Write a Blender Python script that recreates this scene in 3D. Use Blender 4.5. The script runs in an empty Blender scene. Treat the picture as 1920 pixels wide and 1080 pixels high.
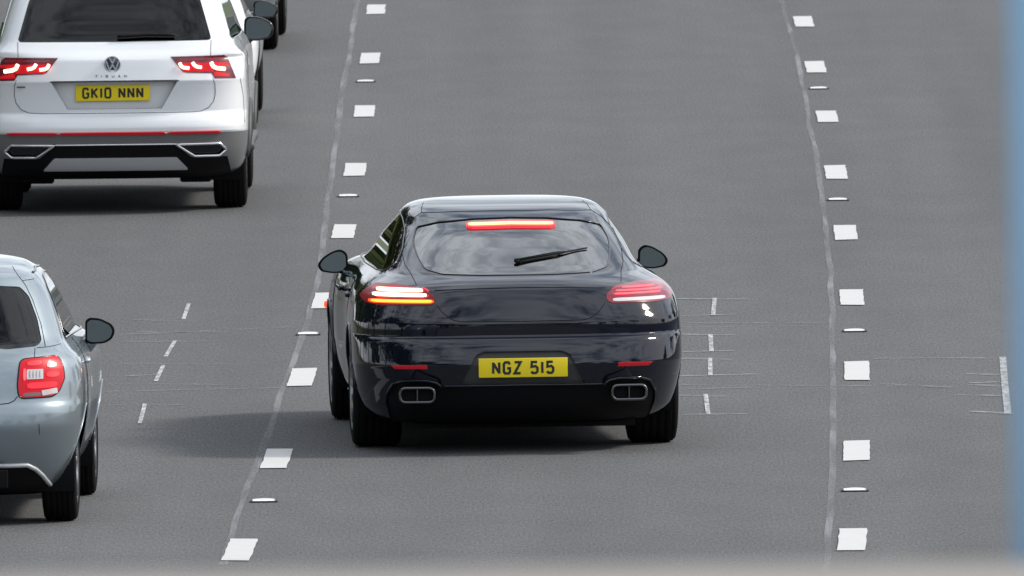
import bpy, bmesh, math, random
from mathutils import Vector, Matrix
from mathutils.bvhtree import BVHTree

R = math.radians
scene = bpy.context.scene
COL = scene.collection

# ---------------------------------------------------------------- camera
PITCH, ROLL, CAM_H = R(2.924), R(-0.7), 8.795
cam_d = bpy.data.cameras.new('camera'); cam = bpy.data.objects.new('camera', cam_d); COL.objects.link(cam)
_up0 = Vector((0, math.sin(PITCH), math.cos(PITCH))); _fw = Vector((0, math.cos(PITCH), -math.sin(PITCH)))
_rt = Vector((1, 0, 0)) * math.cos(ROLL) + _up0 * math.sin(ROLL)
_up = Vector((-1, 0, 0)) * math.sin(ROLL) + _up0 * math.cos(ROLL)
cam.matrix_world = Matrix(((_rt.x, _up.x, -_fw.x, 0), (_rt.y, _up.y, -_fw.y, 0), (_rt.z, _up.z, -_fw.z, CAM_H), (0, 0, 0, 1)))
cam_d.sensor_width = 36; cam_d.lens = 36 * 49200 / 1920
cam_d.clip_start = 0.5; cam_d.clip_end = 6000
cam_d.dof.use_dof = True; cam_d.dof.focus_distance = 154.5; cam_d.dof.aperture_fstop = 28
scene.camera = cam

# ---------------------------------------------------------------- world, sun, exposure
SUN_EL, SUN_AZ = R(39), R(82)           # azimuth clockwise from +Y (the way the cars drive)
world = bpy.data.worlds.new('World'); scene.world = world; world.use_nodes = True
wn, wl = world.node_tree.nodes, world.node_tree.links
wn.clear()
w_out = wn.new('ShaderNodeOutputWorld'); w_bg = wn.new('ShaderNodeBackground')
w_sky = wn.new('ShaderNodeTexSky'); w_sky.sky_type = 'NISHITA'; w_sky.sun_disc = False
w_sky.sun_elevation = SUN_EL; w_sky.sun_rotation = SUN_AZ; w_sky.air_density = 1.0; w_sky.dust_density = 2.0
w_tc = wn.new('ShaderNodeTexCoord')
w_map = wn.new('ShaderNodeMapping'); w_map.inputs['Scale'].default_value = (1, 1, 1.6)
w_no = wn.new('ShaderNodeTexNoise'); w_no.inputs['Scale'].default_value = 6.0; w_no.inputs['Detail'].default_value = 9; w_no.inputs['Roughness'].default_value = .62
w_rmp = wn.new('ShaderNodeValToRGB'); w_rmp.color_ramp.elements[0].position = .33; w_rmp.color_ramp.elements[1].position = .57
w_mix = wn.new('ShaderNodeMix'); w_mix.data_type = 'RGBA'
w_mix.inputs['B'].default_value = (11.8, 12.5, 13.5, 1)
wl.new(w_tc.outputs['Generated'], w_map.inputs['Vector']); wl.new(w_map.outputs['Vector'], w_no.inputs['Vector'])
wl.new(w_no.outputs['Fac'], w_rmp.inputs['Fac']); wl.new(w_rmp.outputs['Color'], w_mix.inputs['Factor'])
wl.new(w_sky.outputs['Color'], w_mix.inputs['A']); wl.new(w_mix.outputs['Result'], w_bg.inputs['Color'])
w_bg.inputs['Strength'].default_value = 0.10
wl.new(w_bg.outputs['Background'], w_out.inputs['Surface'])

sun_d = bpy.data.lights.new('sun', 'SUN'); sun_d.energy = 2.95; sun_d.angle = R(10); sun_d.color = (1, .95, .87)
sun = bpy.data.objects.new('sun', sun_d); COL.objects.link(sun)
_sd = Vector((math.sin(SUN_AZ) * math.cos(SUN_EL), math.cos(SUN_AZ) * math.cos(SUN_EL), math.sin(SUN_EL)))
sun.rotation_euler = _sd.to_track_quat('Z', 'Y').to_euler(); sun.location = (60, 150, 60)

vs = scene.view_settings
vs.view_transform = 'Standard'; vs.look = 'None'; vs.exposure = 0.10; vs.gamma = 1; vs.use_curve_mapping = False

# ---------------------------------------------------------------- materials
MAT = {}
def mat(name, color=(.5, .5, .5), rough=.5, metal=0., coat=0., spec=.5, emit=None, estr=1., inside=None, noise=None, flake=None):
    m = bpy.data.materials.new(name); m.use_nodes = True; MAT[name] = m
    nt = m.node_tree; b = nt.nodes['Principled BSDF']
    b.inputs['Base Color'].default_value = (*color, 1); b.inputs['Roughness'].default_value = rough
    b.inputs['Metallic'].default_value = metal; b.inputs['Specular IOR Level'].default_value = spec
    if name == 'paint_black': b.inputs['Coat IOR'].default_value = 1.58
    if coat: b.inputs['Coat Weight'].default_value = coat; b.inputs['Coat Roughness'].default_value = .05
    if emit: b.inputs['Emission Color'].default_value = (*emit, 1); b.inputs['Emission Strength'].default_value = estr
    if noise:      # grime: (scale, amount, second colour)
        tc = nt.nodes.new('ShaderNodeTexCoord'); n = nt.nodes.new('ShaderNodeTexNoise'); n.inputs['Scale'].default_value = noise[0]; n.inputs['Detail'].default_value = 6
        mx = nt.nodes.new('ShaderNodeMix'); mx.data_type = 'RGBA'; mx.inputs['A'].default_value = (*color, 1); mx.inputs['B'].default_value = (*noise[2], 1)
        mr = nt.nodes.new('ShaderNodeMapRange'); mr.inputs['From Min'].default_value = .35; mr.inputs['From Max'].default_value = .75; mr.inputs['To Max'].default_value = noise[1]
        nt.links.new(tc.outputs['Object'], n.inputs['Vector']); nt.links.new(n.outputs['Fac'], mr.inputs['Value'])
        nt.links.new(mr.outputs['Result'], mx.inputs['Factor']); nt.links.new(mx.outputs['Result'], b.inputs['Base Color'])
        m2 = nt.nodes.new('ShaderNodeMapRange'); m2.inputs['To Min'].default_value = rough * .9; m2.inputs['To Max'].default_value = min(1, rough * 1.25 + .02)
        nt.links.new(n.outputs['Fac'], m2.inputs['Value']); nt.links.new(m2.outputs['Result'], b.inputs['Roughness'])
    if inside is not None:   # the lining on the inner face of a body shell
        g = nt.nodes.new('ShaderNodeNewGeometry'); d = nt.nodes.new('ShaderNodeBsdfDiffuse'); d.inputs['Color'].default_value = (*inside, 1)
        mx = nt.nodes.new('ShaderNodeMixShader'); out = nt.nodes['Material Output']
        nt.links.new(g.outputs['Backfacing'], mx.inputs['Fac']); nt.links.new(b.outputs['BSDF'], mx.inputs[1]); nt.links.new(d.outputs['BSDF'], mx.inputs[2])
        nt.links.new(mx.outputs['Shader'], out.inputs['Surface'])
    return m
def glass(name, tint, boost=1.0):
    m = bpy.data.materials.new(name); m.use_nodes = True; MAT[name] = m; nt = m.node_tree; nt.nodes.clear()
    o = nt.nodes.new('ShaderNodeOutputMaterial'); mx = nt.nodes.new('ShaderNodeMixShader'); t = nt.nodes.new('ShaderNodeBsdfTransparent'); g = nt.nodes.new('ShaderNodeBsdfGlossy')
    f = nt.nodes.new('ShaderNodeFresnel'); f.inputs['IOR'].default_value = boost
    t.inputs['Color'].default_value = (*tint, 1); g.inputs['Roughness'].default_value = .01; g.inputs['Color'].default_value = (1, 1, 1, 1)
    nt.links.new(f.outputs['Fac'], mx.inputs['Fac']); nt.links.new(t.outputs['BSDF'], mx.inputs[1]); nt.links.new(g.outputs['BSDF'], mx.inputs[2]); nt.links.new(mx.outputs['Shader'], o.inputs['Surface'])
    return m

DARK = (.012, .012, .013)
mat('paint_black', (.0028, .0045, .0120), .35, 0, 1.0, spec=0., inside=DARK)
mat('paint_white', (.84, .86, .88), .32, 0, 1.0, inside=DARK, noise=(1.3, .10, (.55, .53, .50)))
mat('paint_silver', (.26, .31, .34), .33, .75, .9, inside=DARK, noise=(2, .10, (.22, .24, .26)))
mat('paint_grey', (.20, .21, .22), .3, .5, .9, inside=DARK)
mat('plastic_black', (.006, .006, .007), .6, spec=.15)
mat('plastic_gloss', (.008, .008, .010), .12)
mat('plastic_grey', (.055, .055, .056), .5, spec=.4)
mat('bumper_grey', (.14, .14, .143), .35, 0, .6)
mat('silver_trim', (.50, .51, .52), .4, .15)
mat('chrome', (.86, .87, .88), .22, 1.0)
mat('steel_dark', (.14, .14, .145), .28, 1.0)
mat('rubber', (.007, .007, .007), .9, spec=.1, noise=(14, .5, (.014, .013, .013)))
mat('seam', (.006, .006, .007), .7, spec=.2)
mat('seam_grey', (.10, .10, .11), .7, spec=.2)
mat('rim', (.32, .33, .34), .3, .9)
mat('rim_dark', (.05, .05, .055), .3, .8)
mat('interior', (.016, .016, .018), .85, spec=.2)
mat('plate_yellow', (.95, .74, .008), .38, noise=(18, .2, (.82, .62, .015)))
mat('plate_ink', (.02, .02, .02), .6)
mat('lens_red', (.16, .010, .016), .35, 0, .12, spec=.2, emit=(1, .03, .06), estr=.06)
mat('lens_red_lit', (.40, .008, .016), .35, 0, .08, spec=.2, emit=(1, .010, .028), estr=.26)
mat('lens_clear', (.62, .58, .58), .15, 0, .8)
mat('lens_dark', (.13, .012, .020), .25, 0, .3)
mat('lens_off', (.16, .02, .035), .2, 0, .5, spec=.3, emit=(1, .02, .03), estr=.08)
mat('lamp_hot', (.8, .2, .1), .3, emit=(1, .36, .24), estr=7.0)
mat('lamp_red', (.8, .05, .05), .3, emit=(1, .09, .13), estr=1.3)
mat('lamp_line', (.8, .2, .1), .3, emit=(1, .22, .09), estr=4.2)
mat('lamp_glow', (.6, .02, .03), .3, emit=(1, .016, .035), estr=.75)
mat('lamp_amber', (.9, .4, .05), .3, emit=(1, .24, .012), estr=3.6)
mat('lamp_orange', (.7, .1, .02), .3, emit=(1, .07, .006), estr=1.3)
mat('reflector', (.60, .006, .025), .3, 0, .3, emit=(1, .01, .03), estr=.06)  # faint self-glow added to brighten the unlit reflectors
mat('mirror_glass', (.30, .37, .40), .02, 1.0)
mat('badge_dark', (.045, .06, .10), .25, .3, .8)
glass('window_tint', (.10, .11, .11), 1.75)
glass('window_coated', (.10, .11, .11), 2.7)
glass('window_dark', (.05, .055, .055), 1.45)
glass('window_clear', (.42, .45, .44), 1.5)
mat('lane_paint', (.56, .56, .545), .6, noise=(9, .25, (.45, .45, .44)))
mat('stud_metal', (.70, .70, .69), .55, .3)
mat('stud_lens', (.85, .86, .86), .12, 0, 1.)
mat('stud_base', (.035, .035, .036), .7)
mat('concrete', (.30, .275, .245), .85, noise=(3, .5, (.24, .22, .20)))
mat('concrete_grey', (.34, .34, .33), .85, noise=(1.2, .5, (.25, .25, .24)))
mat('blue_paint', (.26, .44, .62), .45)
mat('bark', (.09, .07, .05), .9, noise=(6, .7, (.05, .04, .03)))
mat('leaf_green', (.055, .085, .022), .6, noise=(.9, .8, (.085, .11, .03)))
mat('leaf_dark', (.040, .062, .020), .6, noise=(.9, .8, (.065, .07, .025)))
mat('grass', (.07, .10, .03), .9, noise=(.3, .8, (.10, .11, .045)))

def asphalt():
    m = bpy.data.materials.new('asphalt'); m.use_nodes = True; MAT['asphalt'] = m; nt = m.node_tree; b = nt.nodes['Principled BSDF']
    N, Lk = nt.nodes.new, nt.links.new
    g = N('ShaderNodeNewGeometry')
    def noise(scale, detail, sc):
        mp = N('ShaderNodeMapping'); mp.inputs['Scale'].default_value = sc; n = N('ShaderNodeTexNoise'); n.inputs['Scale'].default_value = scale; n.inputs['Detail'].default_value = detail
        Lk(g.outputs['Position'], mp.inputs['Vector']); Lk(mp.outputs['Vector'], n.inputs['Vector']); return n
    fine = noise(70, 3, (1, .12, 1)); chips = noise(150, 2, (1, .10, 1)); mid = noise(2.2, 5, (1, .25, 1)); streak = noise(1.1, 4, (1, .012, 1)); big = noise(.16, 3, (1, .3, 1))
    def rng(n, lo, hi, a, c):
        r = N('ShaderNodeMapRange'); r.inputs['From Min'].default_value = lo; r.inputs['From Max'].default_value = hi; r.inputs['To Min'].default_value = a; r.inputs['To Max'].default_value = c
        Lk(n.outputs['Fac'], r.inputs['Value']); return r.outputs['Result']
    def mul(a, c):
        k = N('ShaderNodeMath'); k.operation = 'MULTIPLY'; Lk(a, k.inputs[0]); Lk(c, k.inputs[1]); return k.outputs[0]
    v = mul(mul(mul(mul(rng(fine, .3, .7, .72, 1.28), rng(mid, .3, .7, .95, 1.05)), rng(streak, .3, .7, .91, 1.09)), rng(big, .3, .7, .96, 1.04)), rng(chips, .35, .75, .86, 1.18))
    c = N('ShaderNodeMix'); c.data_type = 'RGBA'; c.blend_type = 'MULTIPLY'; c.inputs['Factor'].default_value = 1; c.inputs['A'].default_value = (.119, .120, .1215, 1)
    Lk(v, c.inputs['B']); Lk(c.outputs['Result'], b.inputs['Base Color'])
    b.inputs['Roughness'].default_value = .88; b.inputs['Specular IOR Level'].default_value = .12
    bp = N('ShaderNodeBump'); bp.inputs['Strength'].default_value = .12; bp.inputs['Distance'].default_value = .004
    Lk(fine.outputs['Fac'], bp.inputs['Height']); Lk(bp.outputs['Normal'], b.inputs['Normal'])
asphalt()
def worn(name, col, cover, sc, stretch=(1, 1, 1)):
    """paint or sealant worn through to the road: patches are bare (transparent)"""
    m = bpy.data.materials.new(name); m.use_nodes = True; MAT[name] = m; nt = m.node_tree; b = nt.nodes['Principled BSDF']; b.inputs['Base Color'].default_value = (*col, 1); b.inputs['Roughness'].default_value = .8; b.inputs['Specular IOR Level'].default_value = .15
    g = nt.nodes.new('ShaderNodeNewGeometry'); mp = nt.nodes.new('ShaderNodeMapping'); mp.inputs['Scale'].default_value = stretch; n = nt.nodes.new('ShaderNodeTexNoise'); n.inputs['Scale'].default_value = sc; n.inputs['Detail'].default_value = 5
    r = nt.nodes.new('ShaderNodeMapRange'); r.inputs['From Min'].default_value = .38; r.inputs['From Max'].default_value = .66; r.inputs['To Min'].default_value = cover[0]; r.inputs['To Max'].default_value = cover[1]
    nt.links.new(g.outputs['Position'], mp.inputs['Vector']); nt.links.new(mp.outputs['Vector'], n.inputs['Vector']); nt.links.new(n.outputs['Fac'], r.inputs['Value']); nt.links.new(r.outputs['Result'], b.inputs['Alpha'])
worn('joint_sealant', (.27, .275, .285), (.25, .80), 9, (1, .05, 1))
worn('survey_paint', (.52, .52, .515), (.45, 1.), 30, (1, .15, 1))
worn('survey_tick', (.36, .37, .37), (.15, .75), 9, (1, .3, 1))
worn('survey_faint', (.27, .28, .28), (.0, .55), 7, (1, .3, 1))

# ---------------------------------------------------------------- helpers
def link(name, me, m, parent=None, smooth=True):
    o = bpy.data.objects.new(name, me); COL.objects.link(o)
    if m and not me.materials: me.materials.append(MAT[m])
    if smooth:
        for p in me.polygons: p.use_smooth = True
    if parent: o.parent = parent
    return o
def from_bm(name, bm, m, parent=None, smooth=False):
    me = bpy.data.meshes.new(name); bm.to_mesh(me); bm.free(); return link(name, me, m, parent, smooth)
def mesh(name, vs_, fs, m, parent=None, smooth=False):
    me = bpy.data.meshes.new(name); me.from_pydata([tuple(v) for v in vs_], [], fs); me.update(); return link(name, me, m, parent, smooth)
def tag(o, label=None, cat=None, group=None, kind=None):
    if label: o['label'] = label
    if cat: o['category'] = cat
    if group: o['group'] = group
    if kind: o['kind'] = kind
    return o
def empty(name, loc, yaw=0):
    o = bpy.data.objects.new(name, None); COL.objects.link(o); o.location = loc; o.rotation_euler = (0, 0, R(yaw)); o.empty_display_size = .3; return o
def add_box(bm, c, s, bev=0, rot=None):
    M = Matrix.Translation(c) @ (rot.to_4x4() if rot else Matrix()) @ Matrix.Diagonal((*s, 1))
    r = bmesh.ops.create_cube(bm, size=1, matrix=M)
    if bev:
        es = list({e for v in r['verts'] for e in v.link_edges})
        bmesh.ops.bevel(bm, geom=es, offset=bev, segments=3, profile=.5, affect='EDGES')
def box(name, c, s, m, parent=None, bev=0, rot=None):
    bm = bmesh.new(); add_box(bm, c, s, bev, rot); return from_bm(name, bm, m, parent, bev > 0)
def add_tube(bm, pts, rad, n=8, closed=False):
    pts = [Vector(p) for p in pts]; k = len(pts); rings = []
    ref = None
    for i, p in enumerate(pts):
        a = pts[(i - 1) % k] if (i or closed) else p; b = pts[(i + 1) % k] if (i < k - 1 or closed) else p
        t = (b - a).normalized()
        if ref is None: ref = t.orthogonal().normalized()
        ref = (ref - t * ref.dot(t)).normalized(); bn = t.cross(ref)
        rr = rad[i] if isinstance(rad, (list, tuple)) else rad
        rings.append([bm.verts.new(p + (ref * math.cos(2 * math.pi * j / n) + bn * math.sin(2 * math.pi * j / n)) * rr) for j in range(n)])
    for i in range(k if closed else k - 1):
        A, B = rings[i], rings[(i + 1) % k]
        for j in range(n): bm.faces.new((A[j], A[(j + 1) % n], B[(j + 1) % n], B[j]))
    if not closed: bm.faces.new(rings[0][::-1]); bm.faces.new(rings[-1])
def tube(name, pts, rad, m, parent=None, n=8, closed=False):
    bm = bmesh.new(); add_tube(bm, pts, rad, n, closed); return from_bm(name, bm, m, parent, True)
def lathe_x(name, prof, m, parent, c, n=48, sgn=1):
    """profile of (x, r) turned about the x axis"""
    vs_, fs = [], []
    for (x, r) in prof:
        for j in range(n):
            a = 2 * math.pi * j / n; vs_.append((c[0] + sgn * x, c[1] + r * math.cos(a), c[2] + r * math.sin(a)))
    for i in range(len(prof) - 1):
        for j in range(n):
            q = (i * n + j, i * n + (j + 1) % n, (i + 1) * n + (j + 1) % n, (i + 1) * n + j); fs.append(q if sgn > 0 else q[::-1])
    o = mesh(name, vs_, fs, m, parent, True); return o
def inside(p, poly):
    x, y = p; r = False; n = len(poly)
    for i in range(n):
        (x1, y1), (x2, y2) = poly[i], poly[(i + 1) % n]
        if (y1 > y) != (y2 > y) and x < (x2 - x1) * (y - y1) / (y2 - y1) + x1: r = not r
    return r
def rounded(poly, rad, seg=4):
    """round the corners of a polygon; rad is one radius or a list"""
    out = []; n = len(poly)
    for i in range(n):
        p = Vector(poly[i]); a = Vector(poly[i - 1]); b = Vector(poly[(i + 1) % n]); r_ = rad[i] if isinstance(rad, (list, tuple)) else rad
        if r_ <= 0: out.append(tuple(p)); continue
        u = (a - p); v = (b - p); d = min(r_, u.length * .45, v.length * .45); u.normalize(); v.normalize()
        for k in range(seg + 1):
            t = k / seg; out.append(tuple((p + u * d) * (1 - t) ** 2 + p * 2 * t * (1 - t) + (p + v * d) * t ** 2))
    return out
def mir(poly): return [(-x, z) for x, z in poly][::-1]
def sym(half): return list(half) + [(-x, z) for x, z in half[::-1] if abs(x) > 1e-6]

def pchip(xs, ys, q):
    n = len(xs); h = [xs[i + 1] - xs[i] for i in range(n - 1)]; d = [(ys[i + 1] - ys[i]) / h[i] for i in range(n - 1)]
    m = [0] * n
    for i in range(1, n - 1):
        if d[i - 1] * d[i] > 0:
            w1, w2 = 2 * h[i] + h[i - 1], h[i] + 2 * h[i - 1]; m[i] = (w1 + w2) / (w1 / d[i - 1] + w2 / d[i])
    m[0], m[-1] = d[0], d[-1]
    out = []; i = 0
    for x in q:
        while i < n - 2 and x > xs[i + 1]: i += 1
        t = (x - xs[i]) / h[i]
        out.append((1 + 2 * t) * (1 - t) ** 2 * ys[i] + t * (1 - t) ** 2 * h[i] * m[i] + t * t * (3 - 2 * t) * ys[i + 1] + t * t * (t - 1) * h[i] * m[i + 1])
    return out

# ---------------------------------------------------------------- car bodies: a stack of plan outlines, cut along panel lines into parts
class Body:
    def __init__(s, levels, nz=100, side=None, af=.9, nf=2.6, nr=44, ns=46, nfr=20, crisp=True):
        """levels: (z, y_rear, half_width, corner_length, corner_exponent, y_front)"""
        ts = [0]
        for i in range(1, len(levels)):
            ts.append(ts[-1] + math.hypot(levels[i][0] - levels[i - 1][0], levels[i][1] - levels[i - 1][1]) + .6 * abs(levels[i][2] - levels[i - 1][2]) + 1e-4)
        q = [ts[-1] * i / nz for i in range(nz + 1)]
        q = set(q) | set(ts)
        if crisp: q |= {t + d for t in ts[1:-1] for d in (-.005, .005)}
        q = sorted(q); q = [q[0]] + [b for a, b in zip(q, q[1:]) if b - a > 1e-4]
        cols = [pchip(ts, [l[k] for l in levels], q) for k in range(6)]
        rings = []
        for (z, yr, w, a, n, yf) in zip(*cols):
            a = min(a, (yf - yr) * .5); b = min(af, (yf - yr) - a)
            half = []
            for i in range(nr + 1):
                ph = math.pi / 2 * i / nr; cs, sn = max(0., math.cos(ph)), max(0., math.sin(ph))
                r_ = (cs ** n + sn ** n) ** (-1 / n); half.append((w * r_ * sn, yr + a - a * r_ * cs))
            y0, y1 = yr + a, yf - b
            for i in range(1, ns + 1): half.append((w, y0 + (y1 - y0) * i / ns))
            for i in range(nfr - 1, -1, -1):
                ph = math.pi / 2 * i / nfr; cs, sn = max(0., math.cos(ph)), max(0., math.sin(ph))
                r_ = (cs ** nf + sn ** nf) ** (-1 / nf); half.append((w * r_ * sn, yf - b + b * r_ * cs))
            if side: half = [(x * (1 + (side(y, z) - 1) * (x / max(w, 1e-6)) ** 2), y) for x, y in half]
            full = [(x, y, z) for x, y in half] + [(-x, y, z) for x, y in half[-2:0:-1]]
            rings.append(full)
        bm = s.bm = bmesh.new(); m_ = len(rings[0])
        vv = [[bm.verts.new(p) for p in rg] for rg in rings]
        for i in range(len(vv) - 1):
            A, B = vv[i], vv[i + 1]
            for j in range(m_): bm.faces.new((A[j], A[(j + 1) % m_], B[(j + 1) % m_], B[j]))
        bm.faces.new(vv[-1]); s.bottom = rings[0]
        s.lay = bm.faces.layers.int.new('part'); s.parts = ['body']; s.spec = [None]
        bm.normal_update(); s.bvh = BVHTree.FromBMesh(bm)
    def _cut(s, poly, ax, pred):
        """ax: indices of the two coordinates the outline lives in"""
        bm = s.bm; n = len(poly)
        X0, X1 = min(p[0] for p in poly) - .003, max(p[0] for p in poly) + .003; Z0, Z1 = min(p[1] for p in poly) - .003, max(p[1] for p in poly) + .003
        fs = {}
        def box_of(f):
            a = [v.co[ax[0]] for v in f.verts]; b = [v.co[ax[1]] for v in f.verts]; return (min(a), max(a), min(b), max(b))
        for f in bm.faces:
            if pred(f):
                q = box_of(f)
                if q[1] >= X0 and q[0] <= X1 and q[3] >= Z0 and q[2] <= Z1: fs[f] = q
        for i in range(n):
            p, q = poly[i], poly[(i + 1) % n]
            lo = (min(p[0], q[0]) - .002, min(p[1], q[1]) - .002); hi = (max(p[0], q[0]) + .002, max(p[1], q[1]) + .002)
            co = [0, 0, 0]; co[ax[0]], co[ax[1]] = p; no = [0, 0, 0]; no[ax[0]], no[ax[1]] = q[1] - p[1], p[0] - q[0]
            if abs(no[ax[0]]) + abs(no[ax[1]]) < 1e-7: continue
            sel = [f for f, b in fs.items() if b[1] >= lo[0] and b[0] <= hi[0] and b[3] >= lo[1] and b[2] <= hi[1]]
            if not sel: continue
            for f in sel: del fs[f]
            es = list({e for f in sel for e in f.edges}); vs_ = list({v for f in sel for v in f.verts})
            r_ = bmesh.ops.bisect_plane(bm, geom=vs_ + es + sel, dist=1e-5, plane_co=co, plane_no=no)
            for g in r_['geom']:
                if isinstance(g, bmesh.types.BMFace): fs[g] = box_of(g)
            for f in sel:
                if f.is_valid: fs[f] = box_of(f)
        res = []
        for f in fs:
            if f.is_valid:
                c = f.calc_center_median()
                if inside((c[ax[0]], c[ax[1]]), poly): res.append(f)
        return res
    def rear(s, poly, ymax=1.75): return s._cut(poly, (0, 2), lambda f: f.normal.y < .05 and f.verts[0].co.y < ymax)
    def front(s, poly): return s._cut(poly, (0, 2), lambda f: f.normal.y > .12)
    def flank(s, poly, sg): return s._cut(poly, (1, 2), lambda f: f.normal.x * sg > .12)
    def part(s, faces, name, m, push=0., off=0., skirt=.012):
        s.parts.append(name); s.spec.append((m, push, off, skirt)); k = len(s.parts) - 1
        for f in faces: f[s.lay] = k
        return k
    def delete(s, faces): bmesh.ops.delete(s.bm, geom=faces, context='FACES')
    def hit(s, x, z, frm='rear'):
        if frm == 'rear': h = s.bvh.ray_cast(Vector((x, -3, z)), Vector((0, 1, 0)))
        elif frm == 'right': h = s.bvh.ray_cast(Vector((4, x, z)), Vector((-1, 0, 0)))
        else: h = s.bvh.ray_cast(Vector((-4, x, z)), Vector((1, 0, 0)))
        return (h[0], h[1]) if h[0] is not None else None
    def path(s, pts, frm='rear', off=.001, step=.02, closed=False):
        out = []; pts = list(pts) + ([pts[0]] if closed else [])
        for a, b in zip(pts, pts[1:]):
            k = max(1, int(math.dist(a, b) / step))
            for i in range(k):
                t = i / k; h = s.hit(a[0] + (b[0] - a[0]) * t, a[1] + (b[1] - a[1]) * t, frm)
                if h: out.append(h[0] + h[1] * off)
        if not closed:
            h = s.hit(*pts[-1], frm)
            if h: out.append(h[0] + h[1] * off)
        return out
    def finish(s, root, m):
        bm = s.bm; bm.normal_update(); bm.verts.index_update()
        objs = {}
        groups = {}
        for f in bm.faces: groups.setdefault(f[s.lay], []).append(f)
        for k, fs in sorted(groups.items()):
            idx, vs_, ns, F = {}, [], [], []
            sp = s.spec[k]; push = sp[1] if sp else 0; off = sp[2] if sp else 0
            for f in fs:
                q = []
                for v in f.verts:
                    if v not in idx:
                        idx[v] = len(vs_); vs_.append(v.co + v.normal * off + Vector((0, push, 0))); ns.append(v.normal.copy())
                    q.append(idx[v])
                F.append(q)
            if sp and sp[3]:
                fset = set(fs); dup = {}
                for f in fs:
                    for l in f.loops:
                        e = l.edge
                        if sum(1 for g in e.link_faces if g in fset) == 1:
                            a, b = l.vert, l.link_loop_next.vert; q = []
                            for v in (a, b):
                                base = vs_[idx[v]]; q.append(len(vs_)); vs_.append(base.copy()); ns.append(None)
                            for v in (b, a):
                                q.append(len(vs_)); vs_.append(v.co - v.normal * sp[3] if push <= 0 else v.co.copy()); ns.append(None)
                            n_ = (vs_[q[1]] - vs_[q[0]]).cross(vs_[q[3]] - vs_[q[0]])
                            n_ = n_.normalized() if n_.length > 1e-12 else Vector((0, 0, 1))
                            if push <= 0: q = [q[1], q[0], q[3], q[2]]; n_ = -n_
                            for i in q: ns[i] = n_
                            F.append(q)
            me = bpy.data.meshes.new(s.parts[k]); me.from_pydata([tuple(v) for v in vs_], [], F); me.update()
            for p in me.polygons: p.use_smooth = True
            me.normals_split_custom_set_from_vertices([tuple(n) for n in ns])
            objs[k] = link(s.parts[k], me, sp[0] if sp else m, root)
        bm.free(); s.objs = objs; return objs

def bar(body, name, pts, hh, m, parent, frm='rear', out=.005, step=.015, taper=True):
    """a lit bar or trim strip lying on the body surface along pts (rear view), half-height hh"""
    P2 = []
    for a, b in zip(pts, pts[1:]):
        k = max(1, int(math.dist(a, b) / step)); P2 += [(a[0] + (b[0] - a[0]) * i / k, a[1] + (b[1] - a[1]) * i / k) for i in range(k)]
    P2.append(pts[-1]); n = len(P2); vs_, fs = [], []
    for i, p in enumerate(P2):
        a, b = Vector(P2[max(i - 1, 0)]), Vector(P2[min(i + 1, n - 1)]); t = (b - a).normalized(); u = Vector((-t.y, t.x))
        if u.y < 0 or (abs(u.y) < 1e-6 and u.x < 0): u = -u
        e = min(i, n - 1 - i); h_ = hh * (1 if not taper or e > 1 else (.55 if e == 0 else .9))
        for k, d in ((-1, -.004), (-.85, out), (.85, out), (1, -.004)):
            h = body.hit(p[0] + u.x * h_ * k, p[1] + u.y * h_ * k, frm) or body.hit(p[0], p[1], frm)
            vs_.append(h[0] + h[1] * d)
    for i in range(n - 1):
        for k in range(3): a = i * 4 + k; fs.append((a, a + 1, a + 5, a + 4))
    fs += [(0, 1, 2, 3), tuple(range(4 * n - 1, 4 * n - 5, -1))]
    return mesh(name, vs_, fs, m, parent, False)
def line_on(body, name, pts, rad, m, parent, frm='rear', closed=False, off=.0):
    P = body.path(pts, frm, off, .02, closed); return tube(name, P, rad, m, parent, 6, closed)

GLYPH = {   # strokes in a 1 wide, 1.6 tall cell
 'N': [[(.0, 0), (.0, 1.6)], [(1, 0), (1, 1.6)], [(.04, 1.5), (.96, .1)]], 'G': [[(1, 1.3), (.8, 1.6), (.2, 1.6), (0, 1.35), (0, .25), (.2, 0), (.8, 0), (1, .25), (1, .75), (.55, .75)]],
 'Z': [[(0, 1.6), (1, 1.6), (0, 0), (1, 0)]], '5': [[(.95, 1.6), (.08, 1.6), (.04, .9), (.7, 1.0), (1, .75), (1, .25), (.75, 0), (.2, 0), (0, .25)]],
 '1': [[(.5, 0), (.5, 1.6)]], 'K': [[(0, 0), (0, 1.6)], [(1, 1.6), (.05, .72)], [(.32, .95), (1, 0)]], '0': [[(.2, 0), (.8, 0), (1, .25), (1, 1.35), (.8, 1.6), (.2, 1.6), (0, 1.35), (0, .25), (.2, 0)]],
 'T': [[(0, 1.6), (1, 1.6)], [(.5, 1.6), (.5, 0)]], 'I': [[(.5, 0), (.5, 1.6)]], 'U': [[(0, 1.6), (0, .3), (.25, 0), (.75, 0), (1, .3), (1, 1.6)]], 'A': [[(0, 0), (.5, 1.6), (1, 0)], [(.2, .55), (.8, .55)]],
 'V': [[(0, 1.6), (.5, 0), (1, 1.6)]], 'W': [[(0, 1.6), (.28, 0), (.5, .85), (.72, 0), (1, 1.6)]]}
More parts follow.
